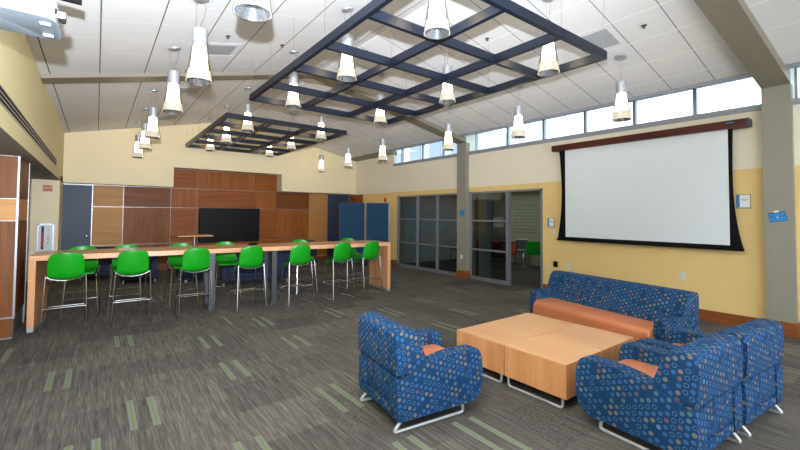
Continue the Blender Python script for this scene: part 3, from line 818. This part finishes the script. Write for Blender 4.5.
# ---------------------------------------------------------------- upholstered seating
def armchair(name, W, label, cat, fabric='uph', cushion='orange', long=False, tube_mat='silver'):
    t = thing(name, label, cat)
    h = W/2; aw = .125
    lo = .10
    if long:
        arm = rounded([(-.385,lo),(.22,lo),(.265,.20),(.265,.545),(-.385,.545)], [.03,.05,.08,.07,.03], 5); zb, zt, bf, bm_ = .565, .80, -.02, .555
        cush = rounded([(-.1,.275),(.23,.275),(.24,.18),(.33,.18),(.33,.41),(-.1,.43)], [.01,.01,.01,.03,.07,.01], 5)
    else:
        arm = rounded([(-.385,lo),(.395,lo),(.45,.26),(.43,.53),(.05,.53),(-.385,.41)], [.02,.06,.12,.08,.16,.02], 5); zb, zt, bf, bm_ = .438, .77, -.10, .42
        cush = rounded([(-.17,.275),(.30,.275),(.31,.21),(.40,.21),(.40,.41),(-.17,.43)], [.01,.01,.01,.04,.07,.01], 5)
    for s in (-1, 1):
        bm = bmesh.new(); prism(bm, arm, 'x', s*h, s*(h-aw), bev=.014, seg=3)
        link('armrest', bm, fabric, t, smooth=True, uv=True)
    bm = bmesh.new(); box(bm, -h+aw+.006, h-aw-.006, -.36, .22 if long else .295, lo, .27, bev=.012); link('seat_base', bm, fabric, t, smooth=True, uv=True)
    if not long:
        bm = bmesh.new(); box(bm, -h+aw+.008, h-aw-.008, -.376, -.25, .19, bm_, bev=.01); link('back_panel', bm, fabric, t, smooth=True, uv=True)
    bm = bmesh.new(); box(bm, -h+aw+.008, h-aw-.008, -.380, -.30, lo+.005, .178, bev=.008); link('lower_rail', bm, fabric, t, smooth=True, uv=True)
    bm = bmesh.new()
    if long:
        prism(bm, rounded([(-.392,.19),(-.40,.79),(-.18,.80),(.035,.30),(.03,.19)], [.02,.045,.06,.02,.01], 5), 'x', -h+aw+.008, h-aw-.008)
        for s in (-1, 1):
            prism(bm, rounded([(-.394,.553),(-.398,.788),(-.18,.798),(-.078,.553)], [.01,.045,.06,.01], 5), 'x', s*(h-.006), s*(h-aw-.06), bev=.012, seg=2)
    else:
        prism(bm, rounded([(-.395,zb),(-.40,zt-.01),(bf-.12,zt),(bf,zb+.015)], [.02,.045,.05,.03], 5), 'x', -h+.005, h-.005, bev=.02, seg=3)
    link('backrest', bm, fabric, t, smooth=True, uv=True)
    bm = bmesh.new(); prism(bm, cush, 'x', -h+aw+.006, h-aw-.006, bev=.02, seg=3)
    link('seat_cushion', bm, cushion, t, smooth=True)
    for x in (-h+.05, h-.05):
        bm = bmesh.new(); e = .2 if long else .28
        tube(bm, smooth_path([(x, -.30, .11), (x, -.40, .013), (x, e, .013), (x, e-.03, .11)], .04, 6), .0125, 10)
        link('sled_leg', bm, tube_mat, t, smooth=True)
    return t
ch = armchair('armchair', .69, 'blue dotted armchair standing alone left of the coffee table', 'armchair')
ch['group'] = 'blue dotted armchairs'
ch.location = (2.235, 2.68, 0); ch.rotation_euler = (0, 0, R(-90-7))
A_ = dup(ch, (3.44, 1.24, 0), R(-4), 'blue dotted armchair seen from behind, left of the adjoining pair')
B2 = dup(ch, (4.28, 1.16, 0), R(-6), 'blue dotted armchair seen from behind, right of the adjoining pair')
A_.scale = B2.scale = (1.13, 1, 1)
sf = armchair('sofa', 1.93, 'long blue dotted sofa with orange seat against the yellow wall', 'sofa', long=True)
sf.location = (5.25, 2.57, 0); sf.rotation_euler = (0, 0, R(90-10.5))

# dark lounge seating behind the long table
dk = armchair('armchair', .72, 'dark navy armchair under the left end of the long table, far side', 'armchair', 'darkblue', 'darkblue')
dk['group'] = 'dark navy lounge chairs'
dk.location = (.08, 12.45, 0); dk.rotation_euler = (0, 0, R(180-10))
dup(dk, (.86, 11.35, 0), R(175), 'dark navy armchair seen between the second and third stools')
ds = armchair('sofa', 1.5, 'long dark navy sofa behind the middle of the long table', 'sofa', 'darkblue', 'orange', long=True)
ds.location = (3.05, 9.75, 0); ds.rotation_euler = (0, 0, R(-8))
dup(dk, (5.35, 12.2, 0), R(75), 'dark navy armchair with orange seat behind the third stool from right').children
for o in list(C.objects):
    pass
bm = bmesh.new(); box(bm, -.38, .38, -.32, .32, .06, .43, bev=.03)
ot = thing('ottoman', 'dark ottoman cube behind the third stool from left', 'ottoman', (2.0, 10.9, 0), .1)
link('upholstered_body', bm, 'darkblue', ot, smooth=True)
for sx in (-.3, .3):
    for sy in (-.25, .25): link('leg', B(sx-.02, sx+.02, sy-.02, sy+.02, 0, .062), 'silver', ot)
bm = bmesh.new()
# high side table by the panelled wall
t = thing('high_side_table', 'small high table with thin beech top before the wood wall', 'table', (2.10, 11.9, 0))
link('tabletop', B(-.42, .42, -.33, .33, 1.02, 1.055, bev=.006, seg=1), 'coffee_top', t)
bm = bmesh.new(); tube(bm, [(.02,0,.03),(.02,0,1.02)], .035, 14); link('pole', bm, 'steel', t, smooth=True)
bm = bmesh.new(); lathe(bm, [(0,0),(.27,0),(.27,.012),(.05,.03),(0,.03)], 28); link('base_plate', bm, 'steel', t, smooth=True)

# rolling divider in the right back corner
t = thing('room_divider', 'two-panel teal blue folding divider in the right back corner', 'divider')
def dpanel(p, q, nm='panel'):
    a = Vector((p[0], p[1], 0)); b = Vector((q[0], q[1], 0)); L = (b-a).length; ang = math.atan2(b.y-a.y, b.x-a.x)
    o = link(nm, B(.03, L-.03, -.014, .014, .13, 1.985), 'divider', t); o.location = a; o.rotation_euler = (0, 0, ang)
    bm = bmesh.new()
    for z0, z1 in ((.10,.13),(1.985,2.01)): box(bm, 0, L, -.02, .02, z0, z1)
    for x in (0, L-.03): box(bm, x, x+.03, -.02, .02, .04, 2.01)
    link('panel_frame', bm, 'darkgrey', o)
    for x in (.015, L-.015):
        bm = bmesh.new(); lathe(bm, [(0,0),(.03,0),(.03,.04),(0,.04)], 12); w = link('caster', bm, 'black', o); w.location = (x, 0, 0)
    bm = bmesh.new(); box(bm, L-.024, L-.004, -.026, -.02, .1, 1.99); link('silver_edge', bm, 'trimmetal', o)
dpanel((6.03, 11.05), (6.90, 10.92)); dpanel((6.94, 10.90), (7.50, 10.38))

# power cords by the pier
bm = bmesh.new()
for k in range(3):
    rr = .10-.02*k
    tube(bm, [(rr*math.cos(a/14*2*math.pi)*.7, rr*math.sin(a/14*2*math.pi)*1.2, .008+.012*k+.05*max(0, math.sin(a/14*2*math.pi+k))) for a in range(14)], .007, 6, closed=True)
tube(bm, smooth_path([(.0,.1,.02),(.02,.25,.2),(-.01,.35,.38),(.03,.3,.3)], .1), .007, 6)
tag(link('power_cord', bm, 'black', loc=(-.79, 8.38, 0), smooth=True), 'coiled black cord on the floor between wood pier and table end', 'cord')

# ---------------------------------------------------------------- furniture in the glazed room
def mesh_chair(x, y, rz, label, mat='rust', framemat='black'):
    t = thing('conference_chair', label, 'chair', (x, y, 0), rz, 'chairs in the glazed room')
    bm = bmesh.new(); prism(bm, rounded([(-.24,-.2),(.24,-.2),(.22,.22),(-.22,.22)], .06), 'z', .43, .475, bev=.012); link('seat', bm, mat, t, smooth=True)
    bm = bmesh.new(); prism(bm, rounded([(-.23,.50),(.23,.50),(.25,.82),(-.25,.82)], .07), 'y', -.245, -.225); link('backrest', bm, mat, t, smooth=True)
    bm = bmesh.new(); path = [(x_, -.235, z_) for x_, z_ in rounded([(-.24,.49),(.24,.49),(.26,.83),(-.26,.83)], .08)]
    tube(bm, path, .016, 8, closed=True); link('back_frame', bm, framemat, t, smooth=True)
    for s in (-1, 1):
        bm = bmesh.new(); tube(bm, [(s*.22,.17,.44),(s*.25,.22,.012)], .012, 8); link('leg', bm, 'chrome', t, smooth=True)
        bm = bmesh.new(); tube(bm, [(s*.24,-.235,.60),(s*.24,-.20,.44),(s*.25,-.26,.012)], .012, 8); link('leg', bm, 'chrome', t, smooth=True)
    return t
mesh_chair(9.55, 8.15, R(-50), 'orange mesh chair behind the glass, middle of three')
mesh_chair(10.05, 7.72, R(-50), 'orange mesh chair seen through the open doorway')
mesh_chair(9.9, 8.95, R(-50), 'orange mesh chair behind the glass, leftmost and partly hidden')
mesh_chair(10.8, 7.35, R(-40), 'green chair in the glazed room, seen through the doorway', 'green', 'green')
mesh_chair(11.15, 8.1, R(100), 'grey chair beyond the green one in the glazed room', 'darkgrey', 'steel')
mesh_chair(10.2, 9.95, R(20), 'green chair behind the nine-pane glazing by the column', 'green', 'green')
t = thing('meeting_table', 'orange-topped meeting table in the glazed room behind the chairs', 'table', (11.1, 9.3, 0))
link('tabletop', B(-.35, .35, -.75, .75, .70, .73), 'rust', t)
for sx in (-.3, .3):
    for sy in (-.65, .65):
        bm = bmesh.new(); tube(bm, [(sx, sy, 0), (sx, sy, .70)], .02, 8); link('leg', bm, 'chrome', t)
for z, ph in ((1.50, 'upper'), (1.28, 'lower')):
    tag(link('paper_sheet', B(11.485, 11.5, 9.0, 9.45, z-.07, z+.07), 'paper'), '%s white sheet on the inner wall seen through the glass' % ph, 'paper', 'sheets on the inner wall')
# handwriting in green marker on the wall of the inner room
bm = bmesh.new(); rng = random.Random(3)
for row in range(9):
    z = 1.95-row*.11; y = 8.75-rng.random()*.3
    end = 7.1+rng.random()*.4 if row % 3 else 7.6
    while y > end:
        L = rng.uniform(.05, .16); n = max(3, int(L/.02))
        tube(bm, [(11.486, y-L*i/n, z+rng.uniform(-.022, .022)) for i in range(n+1)], .008, 4)
        y -= L+rng.uniform(.03, .08)
tag(link('marker_writing', bm, 'greenink'), 'lines of green marker handwriting on the inner room wall', 'writing', kind='stuff')

# ---------------------------------------------------------------- light
W = bpy.data.worlds.new('daylight'); SC.world = W; W.use_nodes = True
nt = W.node_tree; bg = nt.nodes['Background']
tc = nt.nodes.new('ShaderNodeTexCoord'); sp = nt.nodes.new('ShaderNodeSeparateXYZ'); nt.links.new(tc.outputs['Generated'], sp.inputs[0])
rp = nt.nodes.new('ShaderNodeValToRGB'); nt.links.new(sp.outputs[2], rp.inputs[0])
rp.color_ramp.elements[0].position = 0; rp.color_ramp.elements[0].color = (.86, .93, 1, 1)
rp.color_ramp.elements[1].position = .7; rp.color_ramp.elements[1].color = (.72, .85, 1, 1)
nt.links.new(rp.outputs[0], bg.inputs[0]); bg.inputs[1].default_value = 2.7

def lamp(name, typ, loc, energy, col=(1, 1, 1), aim=None, **kw):
    d = bpy.data.lights.new(name, typ); d.energy = energy; d.color = col
    for k, v in kw.items(): setattr(d, k, v)
    o = bpy.data.objects.new(name, d); C.objects.link(o); o.location = loc
    if aim is not None:
        o.rotation_euler = (Vector(aim)-Vector(loc)).to_track_quat('-Z', 'Y').to_euler()
    return o
# the photographer's flash, held just above the camera and turned up
lamp('flash_light', 'SPOT', (-.06, -.05, 1.93), 2450, (.86, .92, 1), aim=(.4, 3.9, 4.7), spot_size=R(142), spot_blend=1, shadow_soft_size=.03)
# unseen area light added inside the glazed room
lamp('inner_room_light', 'AREA', (9.8, 8.2, 2.5), 26, (1, .97, .9), aim=(9.8, 8.2, 0), shape='RECTANGLE', size=2, size_y=3)

# ---------------------------------------------------------------- camera
yaw, pitch, roll, F, CY = 6.51570931e-01, 3.24623530e-02, 6.73389797e-03, 397.730713, 201.324489
cyw, syw = math.cos(yaw), math.sin(yaw)
f = Vector((syw*math.cos(pitch), cyw*math.cos(pitch), math.sin(pitch))); rt = Vector((cyw, -syw, 0)); up = rt.cross(f)
r2 = rt*math.cos(roll)+up*math.sin(roll); u2 = -rt*math.sin(roll)+up*math.cos(roll)
cam = bpy.data.cameras.new('camera'); co = bpy.data.objects.new('camera', cam); C.objects.link(co)
mw = Matrix.Identity(4)
for i in range(3): mw[i][0] = r2[i]; mw[i][1] = u2[i]; mw[i][2] = -f[i]
mw[0][3], mw[1][3], mw[2][3] = 0, 0, 1.65
co.matrix_world = mw
cam.sensor_width = 36; cam.lens = F*36/800; cam.shift_y = -(225-CY)/800; cam.clip_start = .05; cam.clip_end = 300
SC.camera = co

SC.view_settings.view_transform = 'Standard'; SC.view_settings.look = 'None'
SC.view_settings.gamma = 1; SC.view_settings.use_curve_mapping = False
SC.view_settings.exposure = .45
SC.cycles.use_denoising = True
SC.cycles.max_bounces = 8; SC.cycles.diffuse_bounces = 4; SC.cycles.transparent_max_bounces = 12
SC.cycles.caustics_reflective = False; SC.cycles.caustics_refractive = False
